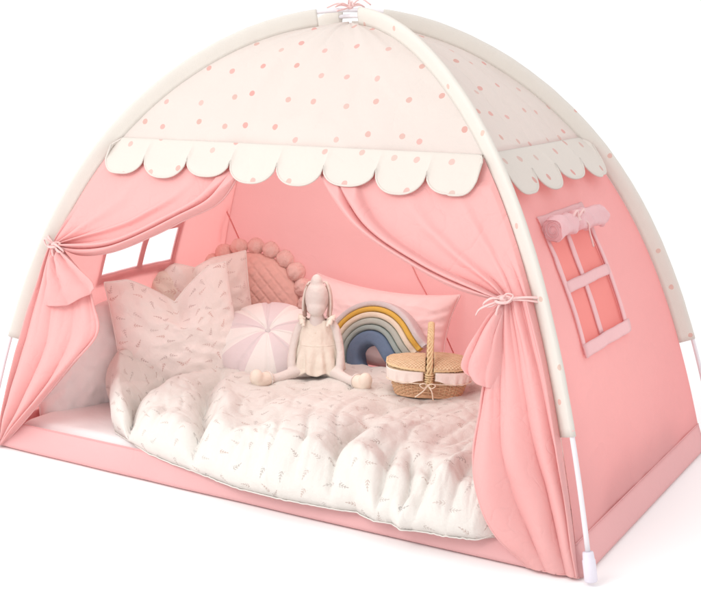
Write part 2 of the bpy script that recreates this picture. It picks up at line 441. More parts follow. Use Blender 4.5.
# --- pink walls
ZB = .065
wall('B', 0, 1, np.linspace(.004, SEAM+.01, 60), None, M['pink'], 'back_wall', amp=.006)
def side_wall(side, zc, yc):
    """zc: z of pane rows (lo, mid-, mid+, hi); yc: y of pane columns (l, m-, m+, r)"""
    zs = list(np.linspace(.004, zc[0], 16))[:-1] + list(np.linspace(zc[0], zc[1], 6))[:-1] + list(np.linspace(zc[1], zc[2], 3))[:-1] + \
        list(np.linspace(zc[2], zc[3], 6))[:-1] + list(np.linspace(zc[3], SEAM+.01, 14))
    r0 = 15; p1 = (r0, r0+5); p2 = (r0+7, r0+12)
    n = 14
    c1 = (n-1, n-1+6); c2 = (n-1+12, n-1+18)
    def sk(i, j): return (p1[0] <= i < p1[1] or p2[0] <= i < p2[1]) and (c1[0] <= j < c1[1] or c2[0] <= j < c2[1])
    o = wall(side, 0, 1, zs, yc, M['pink'], 'side_wall', sk, amp=.004, n=n)
    # window trim: satin tape round the opening, cross bars, a ledge under it
    win = bpy.data.objects.new('window', None); C.objects.link(win); win.parent = tent
    def tape(y0, z0, y1, z1, wd, th, m, name, out=.004):
        rows = []
        N_ = 14
        for t in np.linspace(0, 1, N_):
            y, z = y0+(y1-y0)*t, z0+(z1-z0)*t
            horiz = abs(y1-y0) > abs(z1-z0)
            jit = .0012*nz(t*7, y0*9, z0*9)
            row = []
            for q in (-.5, -.3, 0, .3, .5):
                yy, zz = (y, z+q*wd+jit) if horiz else (y+q*wd+jit, z)
                w = half(side, zz)
                row.append(wpt(side, yy, zz, out + tension(side, yy/w, zz, .004) + (.0012 if abs(q) < .4 else 0)))
            rows.append(row)
        return grid(name, rows, m, win, solid=th, off=0)
    y0, ym, y3 = yc[0], (yc[1]+yc[2])/2, yc[3]
    z0, zm, z3 = zc[0], (zc[1]+zc[2])/2, zc[3]
    tape(y0-.005, z0-.02, y0-.005, z3+.02, .016, .004, M['trim'], 'window_frame')
    tape(y3+.005, z0-.02, y3+.005, z3+.02, .016, .004, M['trim'], 'window_frame')
    tape(y0-.016, z0-.012, y3+.016, z0-.012, .026, .005, M['trim'], 'window_sill', .0065)
    tape(y0-.010, z3+.010, y3+.010, z3+.010, .024, .005, M['trim'], 'window_frame', .0065)
    if side == 'R':
        A_ = np.linspace(y0-.004, y3+.004, 16)
        grid('window_screen', [[wpt(side, a, z, -.0025 + tension(side, a/half(side, z), z, .004)) for a in A_] for z in np.linspace(z0-.004, z3+.004, 14)], M['screen'], win)
    tape(ym, z0-.004, ym, z3+.004, yc[2]-yc[1]+.001, .003, M['trim'], 'cross_bar', .0015)
    tape(y0-.003, zm, y3+.003, zm, zc[2]-zc[1]+.004, .004, M['trim'], 'cross_bar', .0045)
    # rolled up cover, tied in the middle with a ribbon
    zr = z3 + .012; rows = []; N_ = 70
    P = []
    for t in np.linspace(0, 1, N_):
        y = y0 - .018 + (y3-y0+.036)*t
        pin = math.exp(-((t-.42)/.035)**2)
        base = wpt(side, y, zr + .006*nz(t*4, 3) - .012*abs(t-.42), .024)
        n_ = (wpt(side, y, zr, 1) - wpt(side, y, zr, 0)).normalized(); up = Vector((0, 1, 0)).cross(n_); up = up if up.z > 0 else -up
        rad = (.024 + .004*nz(t*6, 1))*(1-.52*pin)
        row = []
        for j in range(22):   # a loose spiral section, so the end reads as a roll
            q = 2*PI*j/22
            rr = rad*(1 + .10*nz(math.cos(q)*2.2+t*2, math.sin(q)*2.2, t*9) + .08*math.sin(q*4+t*22+ 2*nz(t*5)))
            row.append(base + n_*rr*math.cos(q)*.85 + up*rr*math.sin(q))
        rows.append(row)
    roll = grid('rolled_cover', rows, M['flap'], win, close=True)
    for end in (0, -1):      # closed ends of the roll
        e_ = rows[end]; c_ = sum((Vector(p) for p in e_), Vector())/22
        sg = -1 if end == 0 else 1
        mesh('roll_end', [tuple(Vector(p)-Vector((0, sg*.003, 0))) for p in e_] + [tuple(c_-Vector((0, sg*.003, 0)))], [(i, (i+1) % 22, 22) for i in range(22)], M['flap'], roll)
    for end, sgn in ((0, -1), (-1, 1)):    # spiral of rolled cloth in each open end
        c = sum((Vector(p) for p in rows[end]), Vector())/22
        n_ = (wpt(side, y0, zr, 1) - wpt(side, y0, zr, 0)).normalized(); up = Vector((0, 1, 0)).cross(n_); up = up if up.z > 0 else -up
        r2 = []
        for a in np.linspace(0, 2*PI*1.9, 60):
            rr = .0205 - .0150*a/(2*PI*1.9)
            p = c + n_*rr*math.cos(a)*.85 + up*rr*math.sin(a)
            r2.append([p + Vector((0, -sgn*.005, 0)), p + Vector((0, sgn*.0005, 0))])
        grid('roll_spiral', r2, M['flap'], roll, solid=.0012)
    # flap strip from which the cover hangs
    tape(y0-.010, zr+.018, y3+.012, zr+.022, .022, .002, M['trim'], 'cover_strip', .003)
    c = wpt(side, y0 - .018 + (y3-y0+.036)*.42, zr, .036)
    sgn = 1 if side == 'R' else -1
    mb = MB()
    for dy, dz_, ln in ((-1, .35, .032), (1, .3, .03)):
        mb.tube(cr([c, c+Vector((sgn*.006, dy*ln*.6, dz_*.04+.006)), c+Vector((sgn*.002, dy*ln, dz_*.02)), c+Vector((sgn*.004, dy*ln*.5, -.006)), c], 24), .0028, 8)
    mb.tube(cr([c, c+Vector((sgn*.012, .03, -.01)), c+Vector((sgn*.01, .052, -.035)), c+Vector((sgn*.018, .058, -.066))], 20), .0022, 8)
    mb.ball(c, .007)
    mb.build('cover_tie', M['ribbon'], win)
    return o
side_wall('R', (.392, .497, .515, .606), (-.186, -.080, -.062, .066))
side_wall('L', (.402, .500, .510, .600), (-.166, -.018, .000, .128))
# bottom band of the walls: floor pan edge, heavier cloth, stitched on with a seam
rows, uvs = [], []
def ring(z, out, N_=40):
    P = []
    cs = [(-1, -1), (1, -1), (1, 1), (-1, 1)]
    for k in range(4):
        a, c = cs[k], cs[(k+1) % 4]
        side = 'FRBL'[k]
        for t in np.linspace(0, 1, N_, endpoint=False):
            x = (a[0]+(c[0]-a[0])*t); y = (a[1]+(c[1]-a[1])*t)
            e = 4*t*(1-t)
            bul = out + .010*e**.5*(1-z/ZB) if side == 'F' else out
            if side == 'F': bul += .0025*nz(t*9, z*20)*e
            sx = 1 if k == 1 else -1 if k == 3 else 0; sy = -1 if k == 0 else 1 if k == 2 else 0
            P.append(Vector((x*W/2*uw(z) + sx*bul + (0 if sx else x*.001), y*D/2*uw(z) + sy*bul + (0 if sy else y*.001), z)))
    return P
pz = [(.003, .004), (.006, .010), (.015, .012), (.03, .010), (.045, .007), (.058, .0035), (ZB, .003), (ZB+.002, .001)]
rows = [ring(z, o_) for z, o_ in pz]
uvs = [[(i*.02, z) for i in range(len(rows[0]))] for z, _ in pz]
pan = grid('floor_pan', rows, M['pink_pan'], tent, uvs, close=True)
me = pan.data; bm = bmesh.new(); bm.from_mesh(me)
bv_ = sorted(bm.verts, key=lambda v: v.co.z)[:160]
bm.verts.ensure_lookup_table()
bmesh.ops.holes_fill(bm, edges=[e for e in bm.edges if e.is_boundary and e.verts[0].co.z < .01], sides=400)
bm.to_mesh(me); bm.free()
for f in me.polygons: f.use_smooth = True
MB().tube(ring(ZB, .0034, 40)[:160], .0010, 6).build('pan_seam', M['pink_pan'], pan)

# --- curtains: strands on the front plane (x, z), from under the valance through the tie to the hem
RU=[[(0.464, 0.786), (0.522, 0.712), (0.579, 0.63), (0.618, 0.548), (0.641, 0.507)], [(0.439, 0.769), (0.491, 0.691), (0.539, 0.617), (0.584, 0.554), (0.608, 0.513)], [(0.389, 0.763), (0.452, 0.679), (0.515, 0.606), (0.567, 0.543), (0.588, 0.511)], [(0.298, 0.755), (0.357, 0.663), (0.456, 0.587), (0.545, 0.533), (0.578, 0.508)], [(0.163, 0.741), (0.261, 0.628), (0.391, 0.562), (0.518, 0.522), (0.572, 0.505)], [(0.102, 0.725), (0.21, 0.624), (0.357, 0.555), (0.466, 0.518), (0.568, 0.503)]]
RD=[[(0.641, 0.507), (0.675, 0.422), (0.715, 0.295), (0.744, 0.185), (0.767, 0.074), (0.78, -0.006)], [(0.608, 0.513), (0.643, 0.418), (0.687, 0.291), (0.724, 0.181), (0.754, 0.072), (0.771, -0.008)], [(0.588, 0.511), (0.619, 0.415), (0.659, 0.286), (0.7, 0.177), (0.734, 0.068), (0.756, -0.008)], [(0.578, 0.508), (0.59, 0.411), (0.618, 0.28), (0.664, 0.171), (0.704, 0.071), (0.734, -0.009)], [(0.572, 0.505), (0.571, 0.409), (0.581, 0.274), (0.619, 0.162), (0.662, 0.072), (0.71, -0.011)], [(0.568, 0.503), (0.555, 0.417), (0.545, 0.274), (0.56, 0.182), (0.609, 0.073), (0.683, -0.009)]]
LU=[[(-0.496, 0.735), (-0.545, 0.675), (-0.611, 0.607), (-0.643, 0.518)], [(-0.424, 0.727), (-0.497, 0.649), (-0.563, 0.584), (-0.617, 0.52)], [(-0.347, 0.726), (-0.42, 0.654), (-0.513, 0.578), (-0.607, 0.519)], [(-0.216, 0.73), (-0.284, 0.652), (-0.42, 0.58), (-0.603, 0.517)], [(-0.148, 0.717), (-0.181, 0.659), (-0.282, 0.601), (-0.433, 0.537), (-0.6, 0.514)], [(-0.108, 0.702), (-0.145, 0.645), (-0.232, 0.602), (-0.319, 0.56), (-0.433, 0.514), (-0.525, 0.499), (-0.592, 0.51)]]
LD=[[(-0.643, 0.518), (-0.663, 0.451), (-0.703, 0.357), (-0.723, 0.285), (-0.753, 0.168), (-0.779, 0.062), (-0.773, -0.003)], [(-0.617, 0.52), (-0.643, 0.429), (-0.673, 0.303), (-0.72, 0.148), (-0.769, -0.003)], [(-0.607, 0.519), (-0.611, 0.408), (-0.627, 0.284), (-0.694, 0.126), (-0.769, -0.003)], [(-0.603, 0.517), (-0.568, 0.412), (-0.568, 0.291), (-0.65, 0.133), (-0.766, -0.002)], [(-0.6, 0.514), (-0.525, 0.428), (-0.498, 0.3), (-0.617, 0.143), (-0.766, -0.005)], [(-0.592, 0.51), (-0.509, 0.453), (-0.469, 0.386), (-0.452, 0.322), (-0.534, 0.228), (-0.604, 0.152), (-0.675, 0.079), (-0.766, -0.005)]]
RB=[[(.568,.501),(.537,.443),(.507,.380),(.512,.360)],[(.573,.500),(.548,.435),(.527,.368),(.534,.346)],[(.577,.500),(.566,.430),(.553,.362),(.556,.338)],[(.583,.501),(.583,.430),(.583,.362),(.578,.335)]]
LB=[[(-0.605, 0.509), (-0.62, 0.45), (-0.636, 0.393), (-0.639, 0.368)], [(-0.602, 0.51), (-0.599, 0.445), (-0.598, 0.385), (-0.596, 0.371)], [(-0.599, 0.51), (-0.57, 0.448), (-0.546, 0.395), (-0.538, 0.379)], [(-0.595, 0.51), (-0.542, 0.462), (-0.495, 0.419), (-0.483, 0.404)], [(-0.592, 0.51), (-0.523, 0.483), (-0.463, 0.446), (-0.451, 0.426)]]
def pleat(s, k, ph=0, sharp=.75):
    return abs(math.sin(PI*(s*k+ph)))**sharp
def strand_grid(S, nt, ns):
    A = np.array([cr(s, nt) for s in S])            # strand, t, xz
    out = np.zeros((nt, ns, 2))
    base = np.linspace(0, 1, len(S))
    fine = np.linspace(0, 1, ns)
    for t in range(nt):
        c = cr_uniform(A[:, t, :], fine)
        out[t] = c
    return out
def cr_uniform(P, f):
    n = len(P)-1
    Q = np.vstack([2*P[0]-P[1], P, 2*P[-1]-P[-2]])
    r = []
    for q in f:
        x = min(q*n, n-1e-9); i = int(x); t = x-i
        p0, p1, p2, p3 = Q[i:i+4]
        r.append(.5*((2*p1)+(-p0+p2)*t+(2*p0-5*p1+4*p2-p3)*t*t+(-p0+3*p1-3*p2+p3)*t**3))
    return np.array(r)
def sm(a, b, x):
    t = min(1, max(0, (x-a)/(b-a))); return t*t*(3-2*t)
def curtain(U, Dn, seed, mirror):
    NS = 170
    U2 = [[(s[0][0] + (s[0][0]-s[1][0])*.2, .766)] + list(s) if s[0][1] < .755 else [(s[0][0], min(s[0][1], .768))] + list(s[1:]) for s in U]
    if mirror: U2 = [[(max(-half('F', .768)+.002, s[0][0]), s[0][1])] + s[1:] for s in U2]
    gu = strand_grid(U2, 90, NS); gd = strand_grid(Dn, 130, NS)
    G = np.concatenate([gu, gd[1:]])
    rows, uvs = [], []
    nu, nd_ = 90, 129
    for i in range(len(G)):
        up = i < nu
        t = i/(nu-1) if up else (i-nu+1)/nd_
        row, uvr = [], []
        for j in range(NS):
            s = j/(NS-1)
            x, z = G[i, j]
            z = max(z, .006)
            if s < .16:      # the sewn side follows the pole seam
                ed_ = (half('F', z) - .001)*(-1 if mirror else 1)
                x += (ed_ - G[i, 0][0])*(1 - s/.16)
            sw = s + .025*nz(t*3+seed, s*3, seed) + .01*nz(t*8, s*6, seed+3)
            if up:
                # fine gathers that gain depth towards the tie, and two rolled pleats by the free edge
                a = .0004 + .0085*sm(.62, 1, t)*(1-.35*sm(.93, 1, t))
                d = a*pleat(sw, 5.0, .15*seed)
                # crease pulled diagonally from the valance to the tie
                for c0, wd, am in ((.40, .05, .006), (.62, .03, .010)):
                    q = (sw-c0)/wd
                    d += am*math.exp(-q*q)*sm(.05, .5, t)
                e = sm(.765, .80, s)
                hem = .024
                d += e*hem*(pleat(s, 1/.115, -.77/.115, .7))
                d += .002*nz(x*12, z*12, seed)
            else:
                a = .014*(1-sm(0, .5, t))+.019*sm(.1, .6, t)*(1-.45*sm(.8, 1, t))
                d = a*pleat(sw*(1-.12*t), 4.0, .15*seed + .2*t, .9)
                d += .005*pleat(sw + .06*t, 7, seed*.3, 1.0)*(1-sm(.0, .6, t))
                d += .012*sm(.15, .6, t)*math.exp(-((s-.62-.15*t)/.2)**2)
                d += .004*nz(x*7, z*7, seed) + .0015*nz(x*25, z*14, seed)
            d += .010
            edge = min(1, s/.06) if (not up or t > .1) else min(1, s/.05)
            d = .004 + (d-.004)*edge
            d = d*(1 - .3*sm(.85, 1, t)) if not up else min(d, .003 + .5*max(0, .728 - z))
            if not mirror and not up: d += .050*math.exp(-(max(0, x-.575)/.065)**2)*sm(.30, .15, z)*(sm(-.02, .06, z)*.6+.4)
            row.append(wpt('F', float(x), float(z), d)); uvr.append((s*.7, i*.005))
        rows.append(row); uvs.append(uvr)
    o = grid('curtain', rows, M['pink_curtain'], tent, uvs, solid=.0022, off=0)
    # hem stitched along the free edge
    e = [r[-1] for r in rows]
    MB().tube(e, .0030, 6).build('curtain_hem', M['pink_curtain'], o)
    return o, rows
def puff(S, parent, seed, fat):
    """cloth tail blousing out below the tie"""
    G = strand_grid(S, 60, 60); rows = []
    for i in range(60):
        t = i/59; row = []
        for j in range(60):
            s = j/59; x, z = G[i, j]; x_ = S[0][0][0]
            w_ = s if x_ < 0 else 1-s
            d = .010 + .012*sm(0, .3, w_) + fat*math.sin(PI*min(1, t*.93))**.8*(.25+.75*math.sin(PI*min(1, w_*.75+.0))**.7)
            d += (.011 if x_ > 0 else .016)*sm(0, .25, t)*pleat(s + .05*nz(t*4, seed), 2.0 if x_ > 0 else 3.0, .3*seed, .9)*(1-.2*t)*sm(0, .3, w_) + .003*nz(x*20, z*20, seed)
            row.append(wpt('F', float(x), float(z), d))
        rows.append(row)
    o = grid('curtain_tail', rows, M['pink_curtain'], parent, solid=.002, off=0)
    return o
def bow(c, side_pt, parent, seed):
    mb = MB(); r = random.Random(seed)
    k = wpt('F', c[0], c[1], .034)
    X, Y, Z = Vector((1, 0, 0)), Vector((0, -1, 0)), Vector((0, 0, 1))
    mb.ball(k, .0085, (1.1, .8, .9))
    s = 1 if side_pt[0] > c[0] else -1
    sp = wpt('F', side_pt[0], side_pt[1], .004)
    for e in (-.002, .003):
        mb.tube(cr([k, k + (sp-k)*.5 + Z*(e+.004) + Y*.006, sp + Z*e*2], 16), [.003]*16, 8, .45)
    for dx, dz in ((-.038*s, -.012), (.024*s, .012)):
        q = k + X*dx + Z*dz + Y*.008
        mb.tube(cr([k, k+X*dx*.5+Z*(dz*.5+.009)+Y*.012, q, k+X*dx*.55+Z*(dz*.5-.008)+Y*.010, k], 28), .0027, 8, .6)
    for dx, dz, w in ((-.055*s, -.036, .01), (-.012*s, -.055, .006)):
        mb.tube(cr([k, k+X*dx*.4+Z*(dz*.25)+Y*.012, k+X*dx*.8+Z*dz*.6+Y*.010, k+X*dx+Z*dz+Y*.004], 20), .0025, 8, .6)
    # the loop cinching the gathers
    mb.tube([k + X*.013*math.cos(a)*1.2 + Z*.004*math.sin(a) - Y*.012*math.sin(a) for a in np.linspace(0, 2*PI, 24)], .0032, 8)
    return mb.build('tie_bow', M['ribbon'], parent)
cR, rowsR = curtain(RU, RD, 1.0, False)
puff(RB, cR, 2, .018)
bow((.577, .505), (.655, .512), cR, 3)
cL, rowsL = curtain(LU, LD, 2.0, True)
puff(LB, cL, 5, .022)
bow((-.600, .514), (-.655, .535), cL, 8)
# --- ribbons at the crossing on top and inside the back corner
mb = MB(); k = Vector((0, 0, H+.007))
for a, ln, up in ((.3, .05, .012), (2.2, .045, .016), (3.6, .055, .002), (5.4, .05, .006), (4.6, .05, -.012)):
    d = Vector((math.cos(a), math.sin(a), 0))
    mb.tube(cr([k, k+d*ln*.5+Vector((0, 0, up+.006)), k+d*ln+Vector((0, 0, up*.6-.003))], 14), .0018, 6)
for a in (.9, 4.0):
    d = Vector((math.cos(a), math.sin(a), 0)); q = Vector((-d.y, d.x, 0))
    mb.tube(cr([k, k+d*.022+q*.008+Vector((0, 0, .008)), k+d*.036, k+d*.02-q*.009+Vector((0, 0, .004)), k], 22), .0018, 6)
mb.ball(k, .0075)
mb.build('crossing_tie', M['ribbon'], tent)
mb = MB()
top = Vector((-.632, .33, .545))
for q in (Vector((-.668, .345, .425)), Vector((-.600, .368, .430))):
    mb.tube(cr([top, (top+q)/2+Vector((.004, -.004, 0)), q], 14), .0021, 6)
mb.build('inner_tie', M['mesh_edge'], tent)
# seams sewn down the back wall, seen from inside
for xx in (-.03,):
    mb = MB(); mb.tube([wpt('B', x, z, -.008 + tension('B', x/half('B', z), z, .006)) for x, z in [(xx + (.43-z_)*.45, z_) for z_ in np.linspace(.44, .07, 30)]], .0018, 6)
    mb.build('wall_seam', M['mesh_edge'], tent)

# ================================================================= bedding
ZM = .066
def soft_box(name, x0, x1, y0, y1, z0, z1, m, r=.02, seed=0):
    rows = []
    nx, ny = 90, 50
    for j in range(ny+1):
        row = []
        for i in range(nx+1):
            a, c = i/nx, j/ny
            fx = .5-.5*math.cos(PI*a); fy = .5-.5*math.cos(PI*c)
            x, y = x0+(x1-x0)*fx, y0+(y1-y0)*fy
            d = min(x-x0, x1-x, y-y0, y1-y)
            e = math.sqrt(max(0, 1-(1-min(1, d/r))**2))
            row.append((x, y, z0+(z1-z0)*e + .003*nz(x*7, y*7, seed)*e))
        rows.append(row)
    return grid(name, rows, m)
mt = soft_box('mattress', -.735, .735, -.418, .418, .008, ZM, M['mattress'], .03)
tag(mt, 'thin white mattress pad lying on the tent floor', 'mattress')

# duvet: outline in plan, puffed with rolled edges, folds and pinches
FE = [(-.46, -.375), (-.40, -.44), (-.34, -.450), (-.28, -.455), (-.20, -.464), (-.10, -.480), (-.02, -.482), (.06, -.485), (.15, -.480), (.24, -.474), (.295, -.466), (.33, -.478), (.37, -.488), (.42, -.482), (.462, -.502), (.49, -.492), (.53, -.486), (.58, -.485), (.66, -.47), (.72, -.44)]
fx_, fy_ = zip(*FE)
def front_edge(x): return float(np.interp(x, fx_, fy_)) if x > -.46 else -.375 + (-.46-x)*1.6
def seg(p, a, c):
    ax, ay = a; bx, by = c; px, py = p
    t = max(0, min(1, ((px-ax)*(bx-ax)+(py-ay)*(by-ay))/((bx-ax)**2+(by-ay)**2)))
    return math.hypot(px-ax-t*(bx-ax), py-ay-t*(by-ay)), t
def path_d(p, P):
    best = (9, 0)
    for i in range(len(P)-1):
        d, t = seg(p, P[i], P[i+1])
        if d < best[0]: best = (d, (i+t)/(len(P)-1))
    return best
YB, XR = .26, .715
ly_, lx_ = zip(*[(-.46, -.40), (-.43, -.505), (-.37, -.570), (-.30, -.605), (-.13, -.655), (.05, -.66), (.16, -.64), (.30, -.60)])
def left_edge(y): return float(np.interp(y, ly_, lx_)) - .04*sm(-.46, -.36, y)
CREASE = [  # path in plan, depth, width
 ([(-.40, .02), (-.364, -.05), (-.327, -.135), (-.25, -.27), (-.18, -.37), (-.13, -.45), (-.10, -.52)], .052, .021),
 ([(-.36, .2), (-.42, .11), (-.457, -.03), (-.468, -.18), (-.432, -.31), (-.375, -.39), (-.325, -.46)], .080, .020),
 ([(.247, -.194), (.20, -.29), (.20, -.37), (.225, -.43), (.262, -.50)], .042, .016),
 ([(.307, -.281), (.325, -.37), (.345, -.43), (.362, -.51)], .030, .013),
 ([(.356, -.33), (.385, -.41), (.405, -.46), (.412, -.51)], .034, .012),
 ([(.41, -.37), (.43, -.43), (.445, -.50)], .028, .012),
 ([(.50, -.33), (.505, -.42), (.515, -.50)], .022, .018),
 ([(-.03, -.37), (.0, -.26), (.03, -.10)], .016, .03),
 ([(.13, -.18), (.17, -.05), (.22, .10)], .018, .03),
 ([(-.10, -.13), (-.085, .05)], .014, .03),
 ([(.40, -.30), (.414, -.18), (.43, -.06)], .020, .028),
 ([(-.30, -.30), (-.27, -.42), (-.26, -.49)], .010, .020),
 ([(.04, -.40), (.05, -.50)], .018, .016), ([(.12, -.36), (.14, -.50)], .012, .018), ([(-.02, -.42), (-.03, -.50)], .012, .014),
 ([(.60, -.30), (.62, -.50)], .016, .02),
]
RIDGE = [
 ([(-.48, .2), (-.565, .08), (-.590, -.14), (-.550, -.29), (-.46, -.38), (-.40, -.43)], .055, .050),
 ([(-.31, -.05), (-.25, -.18), (-.15, -.33), (-.07, -.46)], .022, .030),
 ([(-.40, -.10), (-.36, -.25), (-.30, -.38)], .018, .06),
 ([(.28, -.22), (.255, -.31), (.26, -.40), (.30, -.47)], .020, .028),
 ([(.47, -.34), (.47, -.42), (.468, -.50)], .026, .026),
 ([(-.02, -.20), (.03, -.30), (.07, -.42)], .014, .06),
 ([(.08, -.16), (.13, -.30), (.16, -.42)], .012, .05),
]
def duvet_h(x, y):
    h = .083 + .010*nz(x*3.1+2, y*3.1, 5)
    wx, wy = x + .016*nz(x*8, y*8, 1), y + .016*nz(x*8, y*8, 2)
    for P, dp, wd in CREASE:
        d, t = path_d((wx, wy), P)
        if d < wd*4:
            e = math.sin(PI*min(1, .18 + t*1.1)) if P[-1][1] > -.44 else sm(0, .35, t)
            h -= dp*math.exp(-d/wd)*max(0, e)
    for P, dp, wd in RIDGE:
        d, t = path_d((wx, wy), P)
        if d < wd*3: h += dp*math.exp(-(d/wd)**2)*(.4+.6*math.sin(PI*min(1, max(0, t))) if len(P) > 2 else 1)
    # short pull wrinkles running to the front edge, and fine crumple
    a = nz(wx*15 + wy*2.5, wy*4.5, 7)
    h += .009*min(1, abs(a)*4.5)**.6*sm(.25, -.35, y)
    a = nz(wx*5 + wy*6, wy*3-wx*3.5, 11)
    h += .008*min(1, abs(a)*2.6)**.9
    a = nz(wx*14 + wy*9, wy*8-wx*5, 15)
    h += .0022*min(1, abs(a)*6)**.8
    q = nz(wx*7 - wy*2, wx*3 + wy*9, 21)
    h -= .0055*math.exp(-abs(q)*26)*(.4+nz(x*5, y*5, 30))
    # hollows where things sit
    for cx, cy, r, dp in ((-.13, .04, .08, .006), (.182, .07, .085, .010), (-.318, .11, .12, .012)):
        q = math.hypot(x-cx, y-cy)/r
        h -= dp*math.exp(-q*q)
    return h
NX, NY = 330, 190
rows, uvs = [], []
us = [.5-.5*math.cos(PI*i/NX) for i in range(NX+1)]; us = [.55*a + .45*i/NX for i, a in enumerate(us)]
vs = [.5-.5*math.cos(PI*i/NY) for i in range(NY+1)]; vs = [.75*a + .25*i/NY for i, a in enumerate(vs)]
TOPZ = {}
for v in vs:
    row, uvr = [], []
    for u in us:
        x0 = -.64 + (XR+.64)*u
        y = front_edge(x0)*(1-v) + YB*v
        x = left_edge(y)*(1-u) + (.605 + .11*sm(-.44, -.20, y))*u
        dfr, dbk, dl, dr = v*(YB+.48), (1-v)*(YB+.48), u*1.28, (1-u)*1.28
        w = .052 + .012*nz(x*6, y*6, 8)
        def rd(d, w): return math.sqrt(max(0, 1-(1-min(1, d/w))**2))
        e = rd(dfr, w)*rd(dbk, .06)*rd(dl, w*1.25)*rd(dr, .05)
        h = duvet_h(x, y)
        zu = ZM + .003 + .006*nz(x*11, 3)*sm(.42, .46, -y) - .020*math.exp(-((x-.468)/.022)**2)*sm(.44, .50, -y)
        if y < -.425: zu = ZM + .003 - .026*sm(-.425, -.462, y)*(-1)*-1 if False else ZM + .003 - .024*sm(.425, .47, -y)
        z = zu + h*e
        # the filled edge bulges past its own seam
        bul = .016*4*e*(1-e)
        px_, py_ = x, y
        if dfr < w*1.2: py_ -= bul
        if dl < w*1.4: px_ -= bul
        row.append((px_, py_, z)); uvr.append((x*1.02, y + .5*z*(1 if y > -.40 else -1.6)))
    rows.append(row); uvs.append(uvr)
# underside, closing the cover
und, undu = [], []
for k, v in enumerate((0, .06, .5, 1)):
    r = []; ru = []
    for i, u in enumerate(us):
        x0 = -.64 + (XR+.64)*u
        y = front_edge(x0)*(1-v) + YB*v; x = left_edge(y)*(1-u)+XR*u
        if k == 0: continue
        r.append((x, y, (ZM+.001) if y > -.44 else ZM-.014)); ru.append((x, y))
    if r: und.append(r); undu.append(ru)
for j in range(len(us)):      # print follows the cloth's own length
    L_ = 0; base_ = uvs[0][j][0]
    for i in range(len(rows)):
        if i: L_ += (Vector(rows[i][j])-Vector(rows[i-1][j])).length
        uvs[i][j] = (rows[i][j][0]*1.02, L_)
duvet = grid('duvet', und[::-1] + rows, M['duvet'], None, undu[::-1] + uvs)
tag(duvet, 'puffy white duvet with small sprig print, spilling over the front edge of the tent floor', 'duvet')
# hem piping of the duvet cover along the front and left edges
P = [Vector(p)+Vector((0, -.002, .001)) for p in rows[0]]
MB().tube([p + Vector((0, 0, .0015*nz(i*.3))) for i, p in enumerate(P)], .0016, 6).build('duvet_seam', M['duvet'], duvet)

# ---------------------------------------------------------------- pillows
def pillow(name, w, h, t, m, loc, rot, seed=0, pinch=.07, chop=0, chw=.10, chx=0, label='', cat='pillow', flange=0, n=64, exq=.42, sag=0, piping=True, tilt=0, wr=1.0):
    fr, uvf = [], []
    rot = Euler(rot, 'ZYX') if False else Euler(rot, 'XYZ')
    def P(u, v, side):
        cu, cv = abs(u), abs(v)
        x = w/2*u*(1 - pinch*(1-v*v)); z = h/2*v*(1 - pinch*(1-u*u))
        b_ = max(0, (1-cu**2.4)*(1-cv**2.4))**exq
        th = t/2*b_
        # corner and edge wrinkles
        cr_ = (cu*cv)**2
        th *= 1 + .10*nz(u*1.6, v*1.6, seed+side*9)
        wk = .006*wr*(1-2*abs(nz(u*3.1+v*1.4, v*2.6-u, seed+side*5)))*b_ + .003*wr*nz(u*8, v*8, seed+side*3)*b_
        rad = math.atan2(v, u); e = max(cu, cv)
        wk += .0018*wr*math.sin(rad*26+seed+3*nz(u*2, v*2, seed))*sm(.5, .95, e)*(1-sm(.95, 1, e))
        y = side*(th + wk)
        if sag: z -= sag*(1-cu*cu)*sm(-1, 1, v)
        if chop and v > -1:
            q = abs(u-chx)/chw
            f = max(0, 1-q)**1.15 if q < 1 else 0
            f2 = math.exp(-((u-chx)/(chw*.9))**2)
            g = sm(-.25, 1, v)
            z -= chop*f*g
            y += -side*.0 + side*(-.45*t*math.exp(-((u-chx)/(chw*.28))**2)*sm(.1, .95, v)*b_)
            x += (chx-u)*.16*f2*g*w*.5
        return Vector((x, y, z))
    A = np.linspace(-1, 1, n+1); A = np.sign(A)*(1-(1-np.abs(A))**1.35)
    V, F, U, idx = [], [], [], {}
    for side in (-1, 1):
        for i, v in enumerate(A):
            for j, u in enumerate(A):
                edge = i in (0, n) or j in (0, n)
                key = (i, j, 0 if edge else side)
                if key not in idx:
                    idx[key] = len(V); V.append(P(u, v, side)); U.append((u*w/2 + seed*.7, v*h/2 + side*.3))
    for side in (-1, 1):
        for i in range(n):
            for j in range(n):
                q = [idx.get((a, c, side), idx.get((a, c, 0))) for a, c in ((i, j), (i, j+1), (i+1, j+1), (i+1, j))]
                F.append(tuple(q if side < 0 else q[::-1]))
    # local frame: front face looks towards -y
    o = mesh(name, V, F, m, None, U)
    o.location = loc; o.rotation_euler = rot
    tag(o, label, cat)
    E_ = [P(u, -1, 1) for u in A] + [P(1, v, 1) for v in A[1:]] + [P(u, 1, 1) for u in A[::-1][1:]] + [P(-1, v, 1) for v in A[::-1][1:]]
    if piping: MB().tube(E_, .0026, 6, 1).build('piping', m, o)
    return o
